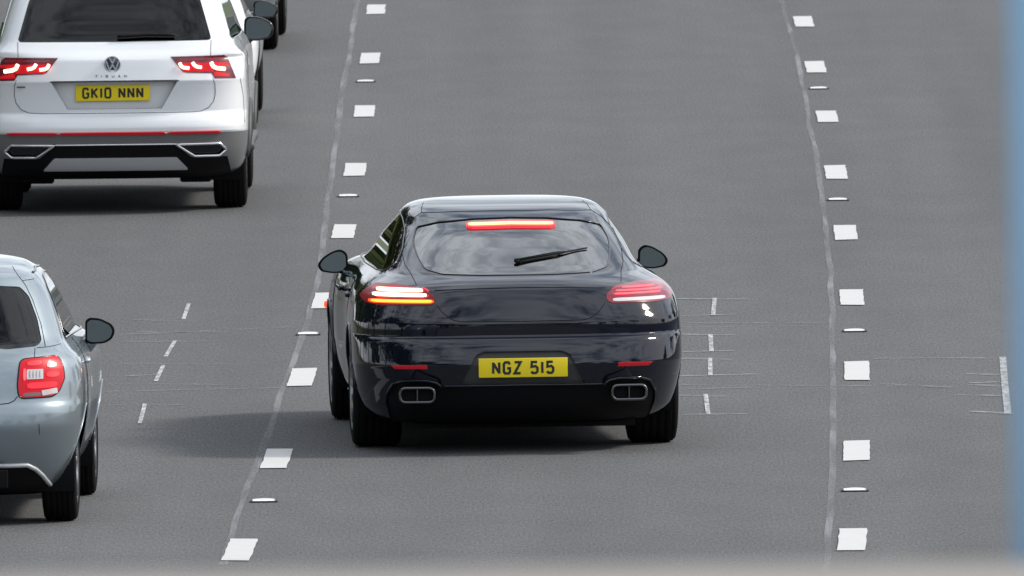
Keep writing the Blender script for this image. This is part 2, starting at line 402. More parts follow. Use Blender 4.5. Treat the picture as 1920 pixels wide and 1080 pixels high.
def stroke_faces(bm, pts, w, to3):
    """flat mitred stroke of width w along 2D pts"""
    n = len(pts); closed = pts[0] == pts[-1]; P = [Vector(p) for p in pts]; L_ = []
    for i in range(n):
        if closed: a, b = P[(i - 1) if i else n - 2], P[(i + 1) if i < n - 1 else 1]
        else: a, b = P[max(i - 1, 0)], P[min(i + 1, n - 1)]
        d1 = (P[i] - a).normalized() if (P[i] - a).length > 1e-9 else (b - P[i]).normalized(); d2 = (b - P[i]).normalized() if (b - P[i]).length > 1e-9 else d1
        n1, n2 = Vector((-d1.y, d1.x)), Vector((-d2.y, d2.x)); mm = (n1 + n2); mm = mm.normalized() if mm.length > 1e-6 else n1
        k = min(1 / max(mm.dot(n1), .3), 2.2); L_.append((P[i] + mm * k * w / 2, P[i] - mm * k * w / 2))
    vv = [(bm.verts.new(to3(a)), bm.verts.new(to3(b))) for a, b in L_]
    for i in range(n - 1): bm.faces.new((vv[i][0], vv[i][1], vv[i + 1][1], vv[i + 1][0]))
def lettering(name, text, x0, z0, cw, ch, gap, sw, y, m, parent, space=.6, lean=0.):
    x = x0
    for ch_ in text:
        if ch_ == ' ': x += cw * space; continue
        wd = cw if ch_ not in '1I' else cw * .34
        ox = x if ch_ not in '1I' else x + wd / 2 - cw * .5
        bm = bmesh.new()
        for q, st in enumerate(GLYPH[ch_]):
            stroke_faces(bm, [(ox + sw / 2 + p[0] * (cw - sw), z0 + sw / 2 + p[1] / 1.6 * (ch - sw)) for p in st], sw, lambda v: (v.x, y - .0003 * q + lean * (v.y - z0), v.y))
        r = bmesh.ops.extrude_face_region(bm, geom=bm.faces[:])
        bmesh.ops.translate(bm, vec=(0, -.0015, 0), verts=[g for g in r['geom'] if isinstance(g, bmesh.types.BMVert)])
        bmesh.ops.recalc_face_normals(bm, faces=bm.faces[:])
        from_bm(name, bm, m, parent); x += wd + gap
def text_width(text, cw, gap, space):
    return sum((cw * space if c == ' ' else (cw if c not in '1I' else cw * .34) + gap) for c in text) - gap
def number_plate(text, c, root, w=.52, h=.112):
    p = box('number_plate', (c[0], c[1], c[2]), (w, .006, h), 'plate_yellow', root, .0025)
    cw, ch, gap, sp = .050, .079, .0125, .72
    lettering('character', text, c[0] - text_width(text, cw, gap, sp) / 2, c[2] - ch / 2, cw, ch, gap, .0145, c[1] - .0032, 'plate_ink', p, sp)
    return p

def wheel(root, x, y, rad, wd, sg, rim_r, rim='rim', spokes=5):
    """x is the outer face of the tyre; sg +1 on the right side"""
    w = wd
    prof = [(-w, rim_r), (-w * 1.0, rad * .80), (-w * .97, rad * .93), (-w * .90, rad * .985)]
    for i in range(5):
        a = -w * .88 + w * .76 * i / 5; b = a + w * .76 / 5
        prof += [(a + .004, rad), (b - .006, rad), (b - .005, rad - .007), (b - .001, rad - .007)]
    prof += [(-w * .10, rad * .985), (-w * .03, rad * .93), (0, rad * .80), (-.006, rim_r + .012), (-.016, rim_r)]
    wh = empty('wheel', (0, 0, 0)); wh.parent = root
    lathe_x('tyre', prof, 'rubber', wh, (x, y, rad), 56, sg)
    bm = bmesh.new()
    ring = [(-.014, rim_r + .004), (-.006, rim_r - .004), (-.012, rim_r - .02), (-.05, rim_r - .03), (-w, rim_r - .03)]
    n = 40; vv = [[bm.verts.new((x + sg * px, y + r_ * math.cos(2 * math.pi * j / n), rad + r_ * math.sin(2 * math.pi * j / n))) for j in range(n)] for px, r_ in ring]
    for a, b in zip(vv, vv[1:]):
        for j in range(n): bm.faces.new((a[j], a[(j + 1) % n], b[(j + 1) % n], b[j]))
    for k in range(spokes):
        for dl in (-.12, .12):
            a = 2 * math.pi * k / spokes + .3
            p0 = Vector((x - sg * .028, y + .05 * math.cos(a), rad + .05 * math.sin(a))); p1 = Vector((x - sg * .022, y + (rim_r - .015) * math.cos(a + dl), rad + (rim_r - .015) * math.sin(a + dl)))
            add_tube(bm, [p0, p1], [.022, .015], 6)
    add_tube(bm, [(x - sg * .06, y, rad), (x - sg * .018, y, rad)], [.075, .06], 16)
    from_bm('rim', bm, rim, wh, True)
    d = bmesh.new(); add_tube(d, [(x - sg * .10, y, rad), (x - sg * .075, y, rad)], rim_r * .78, 28); from_bm('brake_disc', d, 'steel_dark', wh, True)
    return wh

def arch_liner(root, x, y, zc, rad, sg, depth=.34):
    vs_, fs = [], []; n = 24
    for i in range(n + 1):
        a = math.pi * (-.12 + 1.24 * i / n)
        for xx in (x - sg * .012, x - sg * depth): vs_.append((xx, y + rad * math.cos(a), zc + rad * math.sin(a)))
    for i in range(n): fs.append((2 * i, 2 * i + 1, 2 * i + 3, 2 * i + 2))
    o = mesh('wheel_arch', vs_, fs, 'plastic_black', root, True); return o
def circle(cy, cz, r_, n=36): return [(cy + r_ * math.cos(2 * math.pi * i / n), cz + r_ * math.sin(2 * math.pi * i / n)) for i in range(n)]

def door_mirror(root, outline, y, m, sg, depth=.13, foot=None, back='plastic_gloss'):
    """outline in rear view (x,z), right-hand side; a rounded shell with a recessed glass"""
    o2 = rounded(outline, .03, 4); n = len(o2); cx = sum(p[0] for p in o2) / n; cz = sum(p[1] for p in o2) / n
    vs_, fs = [], []
    # shell: rim facing rearwards, doming forwards; last rings go back into the bezel
    prof = [(.84, .012), (.88, .0), (.985, .002), (1.0, .015), (.99, depth * .35), (.92, depth * .65), (.72, depth * .9), (.40, depth), (.05, depth * 1.02)]
    for k, d in prof:
        for (x, z) in o2: vs_.append((sg * (cx + (x - cx) * k), y + d, cz + (z - cz) * k))
    for i in range(len(prof) - 1):
        for j in range(n):
            q = (i * n + j, i * n + (j + 1) % n, (i + 1) * n + (j + 1) % n, (i + 1) * n + j); fs.append(q if sg < 0 else q[::-1])
    fs.append(tuple((len(prof) - 1) * n + j for j in range(n)))
    em = empty('door_mirror', (0, 0, 0)); em.parent = root
    mesh('housing', vs_, fs, m, em, True)
    gv = [(sg * (cx + (x - cx) * .85), y + .008 + sg * 0 + (x - cx) * .06, cz + (z - cz) * .85) for x, z in o2]
    mesh('mirror_glass', gv, [tuple(range(n)) if sg > 0 else tuple(range(n))[::-1]], 'mirror_glass', em)
    if foot:
        tube('mirror_arm', [(sg * foot[0][0], foot[0][1], foot[0][2]), (sg * foot[1][0], foot[1][1], foot[1][2])], [.035, .045], back, em, 10)
    return em

def cabin(root, y_rear, y_front, z_floor, z_seat, half):
    """two rows of seats, dashboard and floor, seen dimly through the glass"""
    box('cabin_floor', (0, (y_rear + y_front) / 2, z_floor), (half * 1.7, y_front - y_rear, .04), 'interior', root, .01)
    for row, y in ((0, y_rear + .25), (1, y_rear + 1.15)):
        for x in (-half * .5, half * .5):
            bm = bmesh.new()
            add_box(bm, (x, y, z_seat - .22), (half * .72, .13, .55), .05, Matrix.Rotation(R(12), 3, 'X'))
            add_box(bm, (x, y - .06, z_seat + .13), (.25, .08, .15), .035)
            from_bm('seat', bm, 'interior', root, True)
    box('dashboard', (0, y_front - .25, z_seat - .08), (half * 1.6, .4, .2), 'interior', root, .05)

def wiper(body, root, a, b, m='plastic_black', thick=.011):
    A, B = body.path([a, b], 'rear', .016, .05), None
    tube('wiper', A, [thick] * (len(A) - len(A) // 3) + [thick * .55] * (len(A) // 3), m, root, 6)

def underbody(root, body, z=None):
    r_ = body.bottom; n = len(r_)
    mesh('underbody', r_ + [(x * .97, y, zz + .03) for x, y, zz in r_], [tuple(range(n))[::-1], tuple(range(n, 2 * n))], 'plastic_black', root)

# ================================================================ THE SETTING
def sheet(name, x0, x1, y0, y1, z, m, parent=None, ny=1):
    vs_ = []; fs = []
    for i in range(ny + 1):
        y = y0 + (y1 - y0) * i / ny; vs_ += [(x0, y, z), (x1, y, z)]
        if i: k = 2 * i; fs.append((k - 2, k - 1, k + 1, k))
    return mesh(name, vs_, fs, m, parent)
ground = tag(sheet('ground', -3000, 3000, -3000, 3000, -.12, 'grass'), kind='structure')
road = tag(sheet('road', -10.5, 6.9, -900, 1200, 0, 'asphalt', ny=8), kind='structure')
road2 = tag(sheet('opposite_carriageway', 9.4, 24, -900, 1200, 0, 'asphalt', ny=8), kind='structure')

# lane lines: 2 m marks every 9 m, at the places surveyed along the gently curving lanes
LINE_R = [(1.22, 117.9), (1.47, 126.8), (1.68, 135.6), (1.86, 144.49), (2.00, 153.0), (2.12, 161.6), (2.21, 170.41), (2.28, 178.97), (2.33, 187.86), (2.38, 196.79), (2.40, 205.52), (2.41, 214.21), (2.42, 223.0), (2.43, 232.0)]
LINE_L = [(-2.02, 117.9), (-1.83, 126.7), (-1.66, 135.4), (-1.515, 144.25), (-1.385, 152.96), (-1.30, 161.64), (-1.22, 170.8), (-1.15, 180.05), (-1.12, 189.1), (-1.10, 198.65), (-1.105, 208.11), (-1.10, 217.75), (-1.09, 227.2)]
LINE_LL = [(x - 3.45, y) for x, y in LINE_L]
rnd = random.Random(4)
def lane_mark(line, i, half_w=.077, half_l=1.0):
    x, y = line[i]; a = line[max(i - 1, 0)]; b = line[min(i + 1, len(line) - 1)]
    d = Vector((b[0] - a[0], b[1] - a[1])).normalized(); n = Vector((d.y, -d.x)); c = Vector((x, y)); vs_, fs = [], []
    k = 8
    for j in range(k + 1):
        t = -half_l + 2 * half_l * j / k; e = rnd.uniform(-.004, .004)
        if j in (0, k): t += rnd.uniform(-.05, .05)
        l = c + d * t - n * (half_w + e); r_ = c + d * (t + (rnd.uniform(-.06, .06) if j in (0, k) else 0)) + n * (half_w - e)
        vs_ += [(l.x, l.y, .006), (r_.x, r_.y, .006)]
        if j: q = 2 * j; fs.append((q - 2, q - 1, q + 1, q))
    mesh('lane_mark', vs_, fs, 'lane_paint', road)
for ln in (LINE_R, LINE_L, LINE_LL):
    for i in range(len(ln)): lane_mark(ln, i)

# reflective road studs, one every second gap
def stud(x, y):
    bm = bmesh.new(); s_ = bmesh.ops.create_cube(bm, size=1, matrix=Matrix.Translation((x, y, .0045)) @ Matrix.Diagonal((.155, .15, .009, 1)))
    bmesh.ops.bevel(bm, geom=bm.edges[:], offset=.002, segments=2, affect='EDGES')
    o = from_bm('road_stud', bm, 'stud_base', road)
    vs_, fs = [], []; n = 10
    for j in range(n + 1):
        u = -1 + 2 * j / n; zz = .0185 * (1 - .25 * u * u); xx = x + .064 * u
        vs_ += [(xx, y - .07, .0075), (xx, y - .045, zz), (xx, y + .045, zz), (xx, y + .07, .0075)]
        if j:
            for k in range(3): a = 4 * j + k; fs.append((a - 4, a, a + 1, a - 3))
    fs += [(3, 2, 1, 0), tuple(4 * n + k for k in range(4))]
    mesh('stud_dome', vs_, fs, 'stud_metal', o, True)
    mesh('stud_reflector', [(x - .056, y - .0715, .0095), (x + .056, y - .0715, .0095), (x + .054, y - .0475, .0165), (x - .054, y - .0475, .0165)], [(0, 1, 2, 3)], 'stud_lens', o)
STUDS = [(1.937, 149.06), (2.169, 166.23), (2.291, 183.66), (2.377, 201.61), (2.42, 219.5), (-1.423, 148.72), (-1.299, 166.65), (-1.148, 185.09), (-1.117, 203.84), (-1.09, 222.4)]
for x, y in STUDS: stud(x, y)

def ribbon(name, pts, hw, z, m, parent, jit=0., step=.8, seed=1):
    rr = random.Random(seed); P = []
    for a, b in zip(pts, pts[1:]):
        k = max(1, int(math.dist(a, b) / step))
        for i in range(k): P.append((a[0] + (b[0] - a[0]) * i / k, a[1] + (b[1] - a[1]) * i / k))
    P.append(pts[-1]); vs_, fs = [], []; wob = 0.
    for i, p in enumerate(P):
        wob = wob * .8 + rr.uniform(-jit, jit); w = hw * rr.uniform(.75, 1.2) if jit else hw
        a, b = P[max(i - 1, 0)], P[min(i + 1, len(P) - 1)]; d = Vector((b[0] - a[0], b[1] - a[1])).normalized(); n = Vector((d.y, -d.x))
        c = Vector(p) + n * wob; l, r_ = c - n * w, c + n * w; vs_ += [(l.x, l.y, z), (r_.x, r_.y, z)]
        if i: q = 2 * i; fs.append((q - 2, q - 1, q + 1, q))
    return mesh(name, vs_, fs, m, parent)
SEAM_L = [(-1.264, 220.95), (-1.264, 217.62), (-1.275, 209.2), (-1.288, 200.48), (-1.277, 190.76), (-1.285, 181.17), (-1.297, 173.19), (-1.338, 165.89), (-1.429, 158.61), (-1.502, 152.47), (-1.565, 147.79), (-1.604, 142.91)]
SEAM_R = [(2.279, 219.86), (2.277, 207.17), (2.237, 196.77), (2.213, 189.83), (2.152, 180.3), (2.114, 174.47), (2.045, 167.68), (1.971, 161.41), (1.9, 155.59), (1.815, 150.17), (1.741, 145.12), (1.687, 141.55)]
STROKES = [[(-2.106, 170.65), (-2.117, 168.66)], [(-2.14, 166.07), (-2.177, 164.19)], [(-2.178, 163.2), (-2.201, 161.38)], [(-2.234, 158.9), (-2.237, 156.77)], [(1.318, 170.51), (1.29, 168.39)], [(1.254, 166.06), (1.244, 164.04)], [(1.228, 163.29), (1.215, 161.28)], [(1.168, 159.2), (1.167, 157.05)], [(3.047, 163.0), (3.002, 159.98), (2.956, 156.66)]]
TICKS = [[(1.075, 170.5), (1.524, 170.33)], [(1.094, 168.37), (1.438, 168.48)], [(1.044, 166.11), (1.398, 165.96)], [(1.03, 164.02), (1.381, 164.13)], [(1.025, 163.28), (1.362, 163.08)], [(1.011, 161.26), (1.505, 161.39)], [(0.996, 159.12), (1.292, 158.94)], [(1.014, 157.03), (1.397, 157.0)], [(2.708, 162.96), (3.109, 162.8)], [(2.781, 161.11), (3.056, 160.92)], [(2.802, 160.08), (3.042, 160.21)], [(2.808, 159.9), (3.029, 159.56)], [(2.662, 158.81), (2.995, 158.62)], [(2.746, 156.99), (2.988, 156.66)], [(-2.381, 162.03), (-2.186, 162.22)]]
FAINT = [[(1.054, 167.46), (2.04, 167.29)], [(1.051, 167.01), (1.933, 166.93)], [(1.004, 160.3), (2.4, 159.81)], [(1.066, 159.82), (1.685, 159.91)], [(-2.618, 166.82), (-1.266, 167.67)], [(-2.51, 168.75), (-1.852, 168.27)], [(-2.54, 167.32), (-1.805, 167.02)], [(-2.471, 166.02), (-1.896, 166.02)], [(-2.434, 163.44), (-1.8, 163.24)], [(-2.501, 161.21), (-1.776, 160.93)], [(-2.466, 158.83), (-2.012, 158.73)], [(-2.488, 160.31), (-1.249, 160.51)], [(2.21, 160.15), (2.689, 159.63)], [(1.109, 170.43), (1.801, 170.26)], [(2.251, 163.0), (2.714, 162.95)]]
ribbon('joint_seam', SEAM_L, .021, .003, 'joint_sealant', road, .006, seed=2)
ribbon('joint_seam', SEAM_R, .018, .003, 'joint_sealant', road, .006, seed=5)
for i, s_ in enumerate(STROKES): ribbon('survey_mark', s_, .013 if i < 4 else .014 if i < 8 else .021, .005, 'survey_paint', road)
for i, s_ in enumerate(TICKS): ribbon('survey_tick', s_, .045, .0042, 'survey_tick', road, .004, .1, 30 + i)
for i, s_ in enumerate(FAINT): ribbon('surface_scratch', s_, .05, .0036, 'survey_faint', road, .006, .15, 60 + i)


# ---------------------------------------------------------------- verges, barrier, trees (out of frame, seen only as reflections in the paintwork)
def crown_mesh(seed, n, rx, rz, zc, leaf):
    rr = random.Random(seed); vs_, fs = [], []
    lobes = []
    for i in range(14):
        a = rr.uniform(0, 2 * math.pi); e = rr.uniform(-.8, 1.); k = rr.uniform(.35, .75)
        lobes.append((rx * k * math.cos(a) * math.sqrt(1 - min(e * e, 1) * .6), rx * k * math.sin(a) * math.sqrt(1 - min(e * e, 1) * .6), zc + rz * .7 * e, rx * rr.uniform(.3, .5)))
    for i in range(n):
        lx, ly, lz, lr = rr.choice(lobes)
        d = Vector((rr.gauss(0, 1), rr.gauss(0, 1), rr.gauss(0, 1))).normalized() * lr * rr.uniform(.6, 1.08); c = Vector((lx, ly, lz)) + d
        u = Vector((rr.gauss(0, 1), rr.gauss(0, 1), rr.gauss(0, 1))).normalized(); v = u.orthogonal().normalized(); s_ = leaf * rr.uniform(.6, 1.4); k = len(vs_)
        vs_ += [c - u * s_, c + v * s_ * .6, c + u * s_, c - v * s_ * .6]; fs.append((k, k + 1, k + 2, k + 3))
    me = bpy.data.meshes.new('crown'); me.from_pydata([tuple(v) for v in vs_], [], fs); me.update(); return me
def trunk_bm(h):
    bm = bmesh.new(); rr = random.Random(int(h * 10)); add_tube(bm, [(0, 0, -.2), (.1, .05, h * .3), (0, .1, h * .75)], [.3, .24, .1], 9)
    for i in range(7):
        a = i * 2.4; z0 = h * (.28 + .06 * i); add_tube(bm, [(0, 0, z0), (1.2 * math.cos(a), 1.2 * math.sin(a), z0 + .9), (2.4 * math.cos(a), 2.4 * math.sin(a), z0 + 2.2)], [.11, .08, .03], 6)
    return bm
def tree(h, seed, leafmat):
    t = empty('roadside_tree', (0, 0, 0)); tag(t, 'leafy broad tree growing on the motorway verge', 'tree', 'trees along the motorway verges')
    from_bm('trunk', trunk_bm(h), 'bark', t, True)
    me = crown_mesh(seed, 3400, h * .42, h * .42, h * .58, .34); link('crown', me, leafmat, t, False)
    return t
protos = [tree(13, 3, 'leaf_green'), tree(16, 8, 'leaf_dark'), tree(10, 21, 'leaf_green')]
spots = []
rt_ = random.Random(11)
for i in range(26):
    spots.append((-26 + rt_.uniform(-4, 3), -420 + i * 29 + rt_.uniform(-8, 8)))
    spots.append((40 + rt_.uniform(-3, 6), -420 + i * 29 + rt_.uniform(-8, 8)))
for i in range(18): spots.append((-85 + i * 10 + rt_.uniform(-3, 3), -125 + rt_.uniform(-15, 15)))
for i in range(34): spots.append((-17.5 + rt_.uniform(-3, 1.5), 20 + i * 8.5 + rt_.uniform(-3, 3)))
used = set()
for i, (x, y) in enumerate(spots):
    pr = protos[i % 3]
    if i % 3 not in used: used.add(i % 3); o = pr
    else:
        o = pr.copy(); COL.objects.link(o)
        for ch in list(pr.children): c_ = ch.copy(); COL.objects.link(c_); c_.parent = o
    s_ = rt_.uniform(.8, 1.25); o.location = (x, y, -.12); o.rotation_euler = (0, 0, rt_.uniform(0, 6.28)); o.scale = (s_, s_, s_ * rt_.uniform(.9, 1.1))

# central reserve barrier
bm = bmesh.new(); prof = [(-.3, -.1), (-.3, .08), (-.14, .32), (-.1, .9), (.1, .9), (.14, .32), (.3, .08), (.3, -.1)]
vv = [[bm.verts.new((8.15 + x, y, z)) for x, z in prof] for y in (-500, 700)]
for j in range(len(prof)): bm.faces.new((vv[0][j], vv[1][j], vv[1][(j + 1) % 8], vv[0][(j + 1) % 8]))
tag(from_bm('central_barrier', bm, 'concrete_grey'), 'long grey concrete barrier along the central reserve', 'barrier')

# overbridge on which the photographer stands; its kerb and one blue railing post blur into the frame
br = empty('bridge', (0, 9, 0)); tag(br, 'concrete motorway overbridge with a pale beige kerb at its edge', 'bridge')
def bpart(name, c, s_, m, bev=0):
    o = box(name, (c[0], c[1] - 9, c[2]), s_, m, br, bev); return o
bpart('deck', (0, 9.0, 6.55), (66, 27.4, 1.0), 'concrete_grey')
bpart('kerb', (0, 22.2, 7.2395), (66, .36, .347), 'concrete', .02)
for x in (-11.6, 8.15, 25.2): bpart('pier', (x, 9.0, 2.96), (.8, 20, 6.16), 'concrete_grey')
bpart('abutment', (-31.5, 9, 2.96), (3, 27, 6.16), 'concrete_grey'); bpart('abutment', (31.5, 9, 2.96), (3, 27, 6.16), 'concrete_grey')
rl = empty('bridge_railing', (0, 22.5, 7.06)); tag(rl, 'pale blue steel railing post standing at the bridge edge', 'railing')
for k in range(-8, 9):
    box('post', (.479 + k * 1.8, 0, .66), (.10, .08, 1.32), 'blue_paint', rl, .006)
tube('handrail', [(-14.4, 0, 1.30), (15.4, 0, 1.30)], .045, 'blue_paint', rl, 12)

# ================================================================ BLACK FASTBACK (changing lane to the left)
def black_car():
    root = empty('black_car', (.0607, 153.05, 0), 2.997)
    tag(root, 'glossy black fastback car with its left indicator lit, plate NGZ 515', 'car')
    lv = [(.17, .34, .80, .70, 2.8, 4.75), (.20, .23, .86, .75, 2.8, 4.85), (.26, .135, .91, .80, 2.8, 4.92), (.34, .08, .937, .85, 2.8, 4.97), (.44, .036, .957, .85, 2.9, 5.0),
          (.505, .020, .965, .82, 3.1, 5.01), (.528, .015, .968, .80, 3.2, 5.01), (.536, .0155, .968, .80, 3.2, 5.01), (.575, .026, .969, .80, 3.2, 5.0), (.625, .042, .969, .80, 3.2, 5.0), (.66, .058, .969, .80, 3.2, 4.99), (.678, .076, .969, .80, 3.2, 4.98),
          (.687, .092, .969, .80, 3.2, 4.97), (.694, .0965, .968, .80, 3.2, 4.96), (.73, .0965, .967, .80, 3.2, 4.93), (.766, .0972, .964, .80, 3.2, 4.90), (.784, .1035, .961, .80, 3.2, 4.88), (.83, .124, .955, .82, 3.1, 4.80), (.88, .148, .943, .83, 3.0, 4.7),
          (.925, .172, .920, .84, 2.9, 4.55), (.958, .200, .888, .86, 2.8, 4.4), (.982, .240, .853, .87, 2.65, 4.3), (1.002, .300, .818, .88, 2.6, 4.2), (1.03, .415, .770, .9, 2.6, 4.0),
          (1.08, .56, .735, .92, 2.6, 3.85), (1.18, .85, .69, .95, 2.6, 3.55), (1.27, 1.14, .635, .95, 2.6, 3.25), (1.325, 1.36, .60, .9, 2.7, 3.05), (1.365, 1.60, .555, .85, 2.7, 2.92),
          (1.388, 1.84, .475, .75, 2.5, 2.78), (1.398, 2.06, .35, .5, 2.3, 2.62), (1.401, 2.26, .10, .2, 2, 2.46)]
    def side(y, z):
        k = 1 if z < .9 else max(0, (1.03 - z) / .13)
        d = -.055 * math.exp(-((y - 2.55) / .75) ** 2) - .02 * max(0, min(1, (y - 3.2) / .6)) - .05 * max(0, y - 4.5)
        d -= .012 * math.exp(-((z - .42) / .14) ** 2) * math.exp(-((y - 2.6) / 1.0) ** 2)
        return 1 + d * k
    B = Body(lv, 120, side, nr=60, ns=56)
    # wheel arches
    for cy, rr in ((1.15, .378), (4.07, .372)):
        for sg in (1, -1): B.delete([f for f in B.flank(circle(cy, .345, rr), sg) if abs(f.calc_center_median().x) > .55])
    gl = rounded(sym([(0, 1.326), (.22, 1.321), (.42, 1.302), (.545, 1.272), (.578, 1.20), (.568, 1.13), (.535, 1.06), (.44, 1.037), (.2, 1.032), (0, 1.032)]), .02, 3)
    B.part(B.rear(gl), 'rear_window', 'window_coated', off=-.003, skirt=0)
    sw = rounded([(1.02, 1.07), (1.20, 1.155), (1.55, 1.25), (1.95, 1.312), (2.45, 1.328), (2.85, 1.305), (3.3, 1.20), (3.72, 1.055), (3.70, 1.02), (2.6, 1.01), (1.5, 1.022), (1.12, 1.035)], .12, 5)
    for sg in (1, -1): B.part(B.flank(sw, sg), 'side_window', 'window_tint', off=-.003, skirt=0)
    B.part(B.front([(-.66, 1.045), (.66, 1.045), (.50, 1.33), (-.50, 1.33)]), 'windscreen', 'window_clear', off=-.003, skirt=0)
    lp = rounded([(.500, .918), (.56, .965), (.69, .983), (.82, .984), (.885, .958), (.922, .912), (.895, .880), (.80, .868), (.535, .872), (.505, .885)], .018, 3)
    kl = B.part(B.rear(mir(lp), .75), 'tail_light', 'lens_red', off=.003); kr = B.part(B.rear(lp, .75), 'tail_light', 'lens_off', off=.003)
    rec = rounded([(-.225, .606), (.225, .606), (.275, .588), (.365, .413), (-.365, .413), (-.275, .588)], [.01, .01, .02, .01, .01, .02])
    B.part(B.rear(rec), 'plate_recess', 'plastic_grey', push=.022, skirt=.01)
    dif = rounded(sym([(0, .408), (.47, .405), (.505, .432), (.56, .442), (.69, .442), (.755, .42), (.785, .36), (.79, .30), (.76, .20), (.74, .165), (0, .165)]), .012, 2)
    B.part(B.rear(dif), 'diffuser', 'plastic_black', push=.02, skirt=.01)
    for sg in (1, -1):
        rf = [(.556, .508), (.742, .507), (.766, .529), (.560, .530)]
        B.part(B.rear(rf if sg > 0 else mir(rf)), 'reflector', 'reflector', off=.003)
    objs = B.finish(root, 'paint_black')
    for sg, k in ((-1, kl), (1, kr)):
        lit = sg < 0
        if lit:
            bar(B, 'glow_panel', [(-.845, .940), (-.535, .940)], .034, 'lamp_glow', objs[k], out=.0038)
            for z, a, b, h in ((.954, .825, .568, .0105), (.928, .850, .548, .0105)): bar(B, 'light_bar', [(-a, z), (-b, z)], h, 'lamp_hot', objs[k], out=.006)
            bar(B, 'indicator_glow', [(-.875, .892), (-.51, .893)], .013, 'lamp_orange', objs[k], out=.0048)
            bar(B, 'indicator_bar', [(-.86, .892), (-.52, .893)], .0075, 'lamp_amber', objs[k], out=.007)
        else:
            bar(B, 'glow_panel', [(.54, .938), (.84, .94)], .027, 'lamp_glow', objs[k], out=.0035)
            for z, a, b in ((.955, .60, .80), (.938, .56, .84), (.921, .55, .83)): bar(B, 'light_bar', [(a, z), (b, z)], .0048, 'lamp_red', objs[k])
            bar(B, 'clear_strip', [(.54, .889), (.86, .889)], .011, 'lens_clear', objs[k], out=.0038)
    bl = bar(B, 'brake_light', [(-.262, 1.285), (0, 1.290), (.262, 1.285)], .0155, 'lamp_glow', root, out=.010)
    bar(B, 'brake_light_core', [(-.25, 1.285), (0, 1.290), (.25, 1.285)], .0075, 'lamp_line', bl, out=.014)
    # seams, chrome, wiper
    for sg in (1, -1):
        line_on(B, 'hatch_seam', [(sg * x, z) for x, z in ((0, .777), (.355, .779), (.40, .788), (.455, .825), (.492, .872))], .0028, 'seam', root)
        line_on(B, 'pillar_seam', [(sg * x, z) for x, z in ((.60, .985), (.615, 1.03), (.642, 1.08), (.648, 1.16), (.622, 1.24), (.565, 1.305), (.50, 1.345))], .0025, 'seam', root)
        line_on(B, 'roof_seam', [(sg * .50, 1.345), (sg * .492, 1.366), (sg * .472, 1.384)], .0025, 'seam', root)
        line_on(B, 'bumper_seam', [(sg * x, z) for x, z in ((.905, .868), (.93, .80), (.945, .70))], .0022, 'seam', root)
        line_on(B, 'window_trim', sw, .0045, 'steel_dark', root, 'right' if sg > 0 else 'left', closed=True)
        line_on(B, 'door_seam', [(2.15, .35), (2.1, .7), (1.75, .98)], .003, 'seam', root, 'right' if sg > 0 else 'left')
        line_on(B, 'door_seam', [(3.5, .35), (3.55, .95)], .003, 'seam', root, 'right' if sg > 0 else 'left')
        line_on(B, 'door_handle', [(2.0, .845), (2.2, .85)], .014, 'paint_black', root, 'right' if sg > 0 else 'left', off=.012)
        line_on(B, 'door_handle', [(3.0, .835), (3.2, .84)], .014, 'paint_black', root, 'right' if sg > 0 else 'left', off=.012)
        line_on(B, 'sill_trim', [(1.6, .235), (3.6, .225)], .016, 'paint_black', root, 'right' if sg > 0 else 'left', off=.002)
        for cy, rr in ((1.15, .378), (4.07, .372)):
            arch_liner(root, sg * .93, cy, .345, rr + .004, sg)
            P = [B.hit(cy + rr * math.cos(a), .345 + rr * math.sin(a), 'right' if sg > 0 else 'left') for a in [math.pi * (.02 + .96 * i / 20) for i in range(21)]]
            P = [h[0] + h[1] * .001 for h in P if h]
            if len(P) > 3: tube('arch_lip', P, .009, 'paint_black', root, 6)
        ex = rounded([(sg * (.62 - .1), .315), (sg * (.62 + .1), .315), (sg * (.62 + .1), .398), (sg * (.62 - .1), .398)], .036, 5)
        ym = .035; P = [(x, ym + .1 * (abs(x) - .62) , z) for x, z in ex]
        e = empty('exhaust_tip', (0, 0, 0)); e.parent = root
        tube('tip_rim', P, .0085, 'steel_dark', e, 8, True)
        n = len(ex); vs_ = P + [(x, y + .16, z) for x, y, z in P]; mesh('tip_pipe', vs_, [(j, (j + 1) % n, n + (j + 1) % n, n + j) for j in range(n)], 'steel_dark', e, True)
        mesh('tip_baffle', [(x, y + .05, z) for x, y, z in P], [tuple(range(n))], 'plastic_black', e)
        box('tip_divider', (sg * .62, ym + .03, .356), (.006, .05, .075), 'steel_dark', e)
        line_on(B, 'exhaust_surround', [(sg * x, z) for x, z in ((.47, .398), (.505, .425), (.56, .437), (.69, .437), (.75, .418), (.785, .355))], .009, 'paint_black', root, off=.003)
    line_on(B, 'roof_hatch_seam', [(-.50, 1.345), (-.25, 1.356), (0, 1.358), (.25, 1.356), (.50, 1.345)], .0025, 'seam', root)
    line_on(B, 'window_surround', gl, .0045, 'plastic_gloss', root, closed=True)
    line_on(B, 'spoiler_lip', [(-.50, .957), (-.25, .965), (0, .968), (.25, .965), (.50, .957)], .003, 'seam', root)
    line_on(B, 'bumper_edge', [(-.47, .405), (0, .408), (.47, .405)], .006, 'paint_black', root, off=.002)
    h0 = B.hit(0, 1.098); h1 = B.hit(.24, 1.133); h2 = B.hit(.43, 1.157)
    up = Vector((0, -.012, .022))
    w = empty('rear_wiper', (0, 0, 0)); w.parent = root
    tube('wiper_blade', [B.hit(-.005 + .25 * i / 6, 1.093 + .034 * i / 6)[0] + up * .1 for i in range(7)], .0085, 'plastic_black', w, 6)
